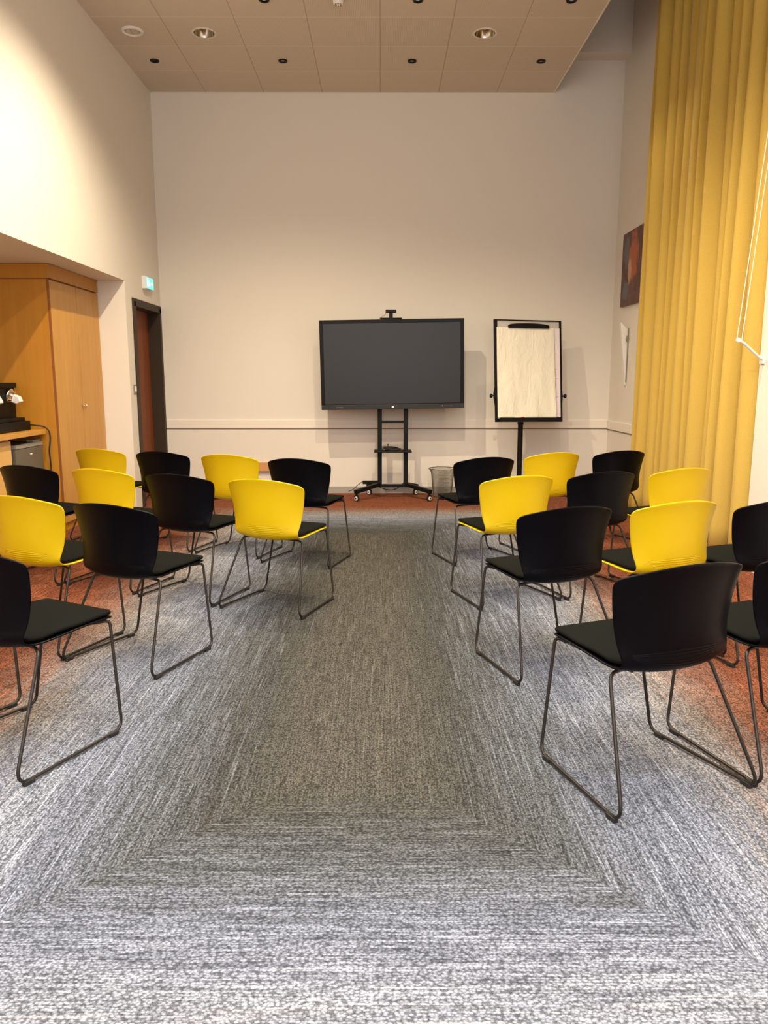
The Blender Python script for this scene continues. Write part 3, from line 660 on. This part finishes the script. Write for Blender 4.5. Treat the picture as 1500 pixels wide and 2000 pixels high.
for hy, nm in ((6.83, 0), (6.47, 1)):
    bm = bmesh.new(); lathe(bm, [(0.02, 0.0), (0.062, 0.0), (0.066, 0.012), (0.058, 0.02), (0.05, 0.02), (0.046, 0.05), (0.036, 0.052)], (0, 0, 0), 28, 'x')
    bmesh.ops.transform(bm, matrix=Matrix.Translation((-3.272, hy, 0.225)) @ Matrix.Rotation(math.radians(18), 4, 'Y'), verts=bm.verts)
    hd = obj('brewing_head', bm, M['chrome'], cf, smooth=True)
    bm = bmesh.new(); prism(bm, [(0, 0.03), (0.075, 0.0), (0.092, -0.045), (0.05, -0.065), (0, -0.045)], lambda p: (-3.25 + p[0], hy - 0.03, 0.215 + p[1]), lambda p: (-3.25 + p[0], hy + 0.03, 0.215 + p[1]))
    obj('spout', bm, M['white'], hd, bevel=0.008)
bm = bmesh.new(); lathe(bm, [(0.012, 0.0), (0.012, 0.006)], (-3.27, 6.65, 0.215), 12, 'x'); obj('indicator', bm, M['led_red'], cf)
bm = bmesh.new(); tube(bm, catmull([(-3.165, 6.968, 1.0), (-3.12, 6.975, 0.995), (-3.06, 7.0, 0.982), (-3.02, 7.01, 0.94), (-3.015, 7.01, 0.86), (-3.03, 7.01, 0.76), (-3.035, 7.032, 0.65), (-3.04, 7.035, 0.4), (-3.04, 7.035, 0.01)]), 0.0065, 8)
o = obj('hanging_cord', bm, M['rubber'], None, smooth=True); tag(o, 'black cord hanging from the coffee machine box over the worktop corner past the fridge', 'cord')

# ------------------------------------------------------------------ left wall fittings
es = thing('exit_sign', 'small lit green emergency exit sign above the dark doorway', 'sign', (XL, 8.975, 2.47))
obj('housing', B((0.001, 0.05, -0.14, 0.14, -0.068, 0.068)), M['white'], es, bevel=0.004)
fcx = obj('lit_face', B((0.05, 0.054, -0.132, 0.132, -0.060, 0.060)), M['green'], es)
bm = bmesh.new(); X = 0.0545
def fl(pts): 
    prism(bm, pts, lambda p: (X, p[0], p[1]), lambda p: (X + 0.001, p[0], p[1]))
fl([(-0.115, -0.05), (-0.065, -0.05), (-0.065, 0.05), (-0.115, 0.05)])         # doorway
fl([(0.10, 0.0), (0.075, 0.025), (0.075, 0.01), (0.03, 0.01), (0.03, -0.01), (0.075, -0.01), (0.075, -0.025)])   # arrow
fl([(-0.03, 0.042), (-0.015, 0.042), (-0.015, 0.028), (-0.03, 0.028)])         # head
fl([(-0.045, 0.022), (-0.02, 0.024), (-0.005, -0.008), (0.005, -0.05), (-0.005, -0.05), (-0.017, -0.015), (-0.035, -0.022), (-0.05, -0.045), (-0.057, -0.04), (-0.042, -0.012), (-0.035, 0.01), (-0.05, 0.0), (-0.055, 0.005)])
obj('running_figure', bm, M['signwhite'], fcx)
sw = thing('light_switch', 'light switch with dark metal surround left of the dark doorway', 'switch', (XL, 8.395, 1.30))
obj('surround', B((0.0, 0.008, -0.042, 0.042, -0.05, 0.05)), M['grey_metal'], sw, bevel=0.002)
obj('rocker', B((0.008, 0.014, -0.02, 0.03, -0.024, 0.034)), M['white'], sw, bevel=0.002)

# ------------------------------------------------------------------ right wall fittings
pt = thing('abstract_painting', 'dark abstract canvas with orange and blue patches, half behind the curtain', 'painting', (XR, 8.78, 2.63))
obj('canvas', B((-0.03, -0.001, -0.40, 0.40, -0.40, 0.40)), M['painting'], pt)
wg = thing('wall_bracket', 'white wedge-shaped wall bracket with a grey ring, below the painting', 'bracket', (XR, 8.92, 1.70))
bm = bmesh.new(); prism(bm, [(-0.095, 0.345), (0.0, 0.25), (0.0, -0.36), (-0.012, -0.36)], lambda p: (p[0] - 0.001, -0.02, p[1]), lambda p: (p[0] - 0.001, 0.03, p[1])); obj('wedge_panel', bm, M['white'], wg, bevel=0.002)
bm = bmesh.new(); tube(bm, [(-0.016 + 0.013 * math.cos(a), -0.034, 0.16 + 0.035 * math.sin(a)) for a in [2 * PI * i / 20 for i in range(20)]], 0.005, 8, closed=True); obj('ring', bm, M['grey_metal'], wg, smooth=True)
bm = bmesh.new(); tube(bm, [(-0.010, -0.032, 0.28), (-0.010, -0.032, -0.33)], 0.0055, 8); obj('rod', bm, M['grey_metal'], wg)
# blind cord and tensioner
bc = thing('blind_cord', 'white looped blind cord held off the wall by a tensioner arm, over the curtain edge', 'cord', (2.735, 5.60, 1.545))
bm = bmesh.new(); tube(bm, fillet([(0.0, 0, 0.0), (-0.03, -0.01, 0.012), (-0.17, -0.045, 0.115), (-0.222, -0.055, 0.135)], 0.03), 0.0095, 8); obj('tensioner_arm', bm, M['white'], bc, smooth=True)
obj('wall_plate', B((-0.014, 0.0, -0.03, 0.03, -0.032, 0.028)), M['white'], bc, bevel=0.003)
bm = bmesh.new(); lathe(bm, [(0.013, -0.062), (0.017, -0.057), (0.017, -0.049), (0.013, -0.044)], (-0.212, 0, 0.132), 16, 'y'); obj('pulley', bm, M['white'], bc)
bm = bmesh.new(); tube(bm, [(-0.222, -0.05, 0.135), (-0.118, -0.05, 1.49), (-0.015, -0.05, 2.8)], 0.0026, 6); tube(bm, [(-0.187, -0.05, 0.125), (-0.10, -0.05, 1.30), (-0.005, -0.05, 2.6)], 0.0026, 6); obj('cord_loop', bm, M['white'], bc)

# ------------------------------------------------------------------ ceiling fittings
def spot_fitting(x_, y_, lit, lab, dark=False):
    t_ = thing('ceiling_spot', lab, 'spotlight', (x_, y_, ZC), 0, 'small round spotlights in the tiled ceiling')
    bm = bmesh.new(); lathe(bm, [(0.017, -0.002), (0.034, -0.012), (0.046, -0.010), (0.048, -0.001), (0.017, -0.0005)], (0, 0, 0), 24, cap=False); obj('trim_ring', bm, M['black'], t_, smooth=False)
    bm = bmesh.new(); lathe(bm, [(0.001, -0.003), (0.017, -0.003), (0.017, -0.0005)], (0, 0, 0), 20, cap=False); obj('lens', bm, M['black_gloss'] if dark else (M['lens'] if lit else M['lens_off']), t_)
place = ['leftmost, near the left wall', 'second from the left wall', 'third from the left wall', 'rightmost, near the ceiling edge']
for j, x_ in enumerate(SPOT_COLS):
    spot_fitting(x_, 8.65, False, 'small black ceiling spotlight in the row nearest the back wall, ' + place[j], dark=(j == 0))
for j, x_ in enumerate(SPOT_COLS):
    if j: spot_fitting(x_, 7.35, False, 'black ceiling spotlight cut by the picture top, ' + place[j])
for x_, lab in ((-1.69, 'large round reflector downlight in the ceiling, the left one'), (0.99, 'large round reflector downlight in the ceiling, the right one')):
    t_ = thing('reflector_downlight', lab, 'downlight', (x_, 8.0, ZC), 0, 'large reflector downlights in the tiled ceiling')
    bm = bmesh.new(); lathe(bm, [(0.098, -0.001), (0.116, -0.001), (0.116, -0.007), (0.098, -0.007)], (0, 0, 0), 36, cap=False); obj('trim_ring', bm, M['dado'], t_)
    bm = bmesh.new(); lathe(bm, [(0.002, 0.085), (0.035, 0.08), (0.065, 0.06), (0.088, 0.03), (0.098, -0.005)], (0, 0, 0), 36, cap=False); obj('reflector', bm, M['reflector'], t_, smooth=True)
    bm = bmesh.new(); lathe(bm, [(0.001, 0.03), (0.018, 0.035), (0.02, 0.075)], (0, 0, 0), 16, cap=False); obj('bulb', bm, M['white'], t_, smooth=True)
t_ = thing('ceiling_speaker', 'flat white round ceiling fitting near the left wall', 'ceiling fitting', (-2.36, 7.96, ZC))
bm = bmesh.new(); lathe(bm, [(0.072, -0.001), (0.072, -0.012), (0.085, -0.020), (0.10, -0.014), (0.103, -0.001)], (0, 0, 0), 36, cap=False); obj('ring', bm, M['white'], t_, smooth=True)
bm = bmesh.new(); lathe(bm, [(0.001, -0.010), (0.062, -0.010), (0.066, -0.001)], (0, 0, 0), 36, cap=False); obj('grille', bm, M['ceiling'], t_)
t_ = thing('smoke_detector', 'small white ceiling detector with dark slots at the top edge', 'detector', (-0.374, 7.33, ZC))
bm = bmesh.new(); lathe(bm, [(0.001, -0.050), (0.036, -0.050), (0.044, -0.040), (0.050, -0.0005)], (0, 0, 0), 28, cap=False); obj('housing', bm, M['white'], t_, smooth=False)
bm = bmesh.new()
for i in range(8):
    a = 2 * PI * i / 8; lathe(bm, [(0.005, -0.053), (0.005, -0.049)], (0.027 * math.cos(a), 0.027 * math.sin(a), 0), 8)
obj('slots', bm, M['black'], t_)
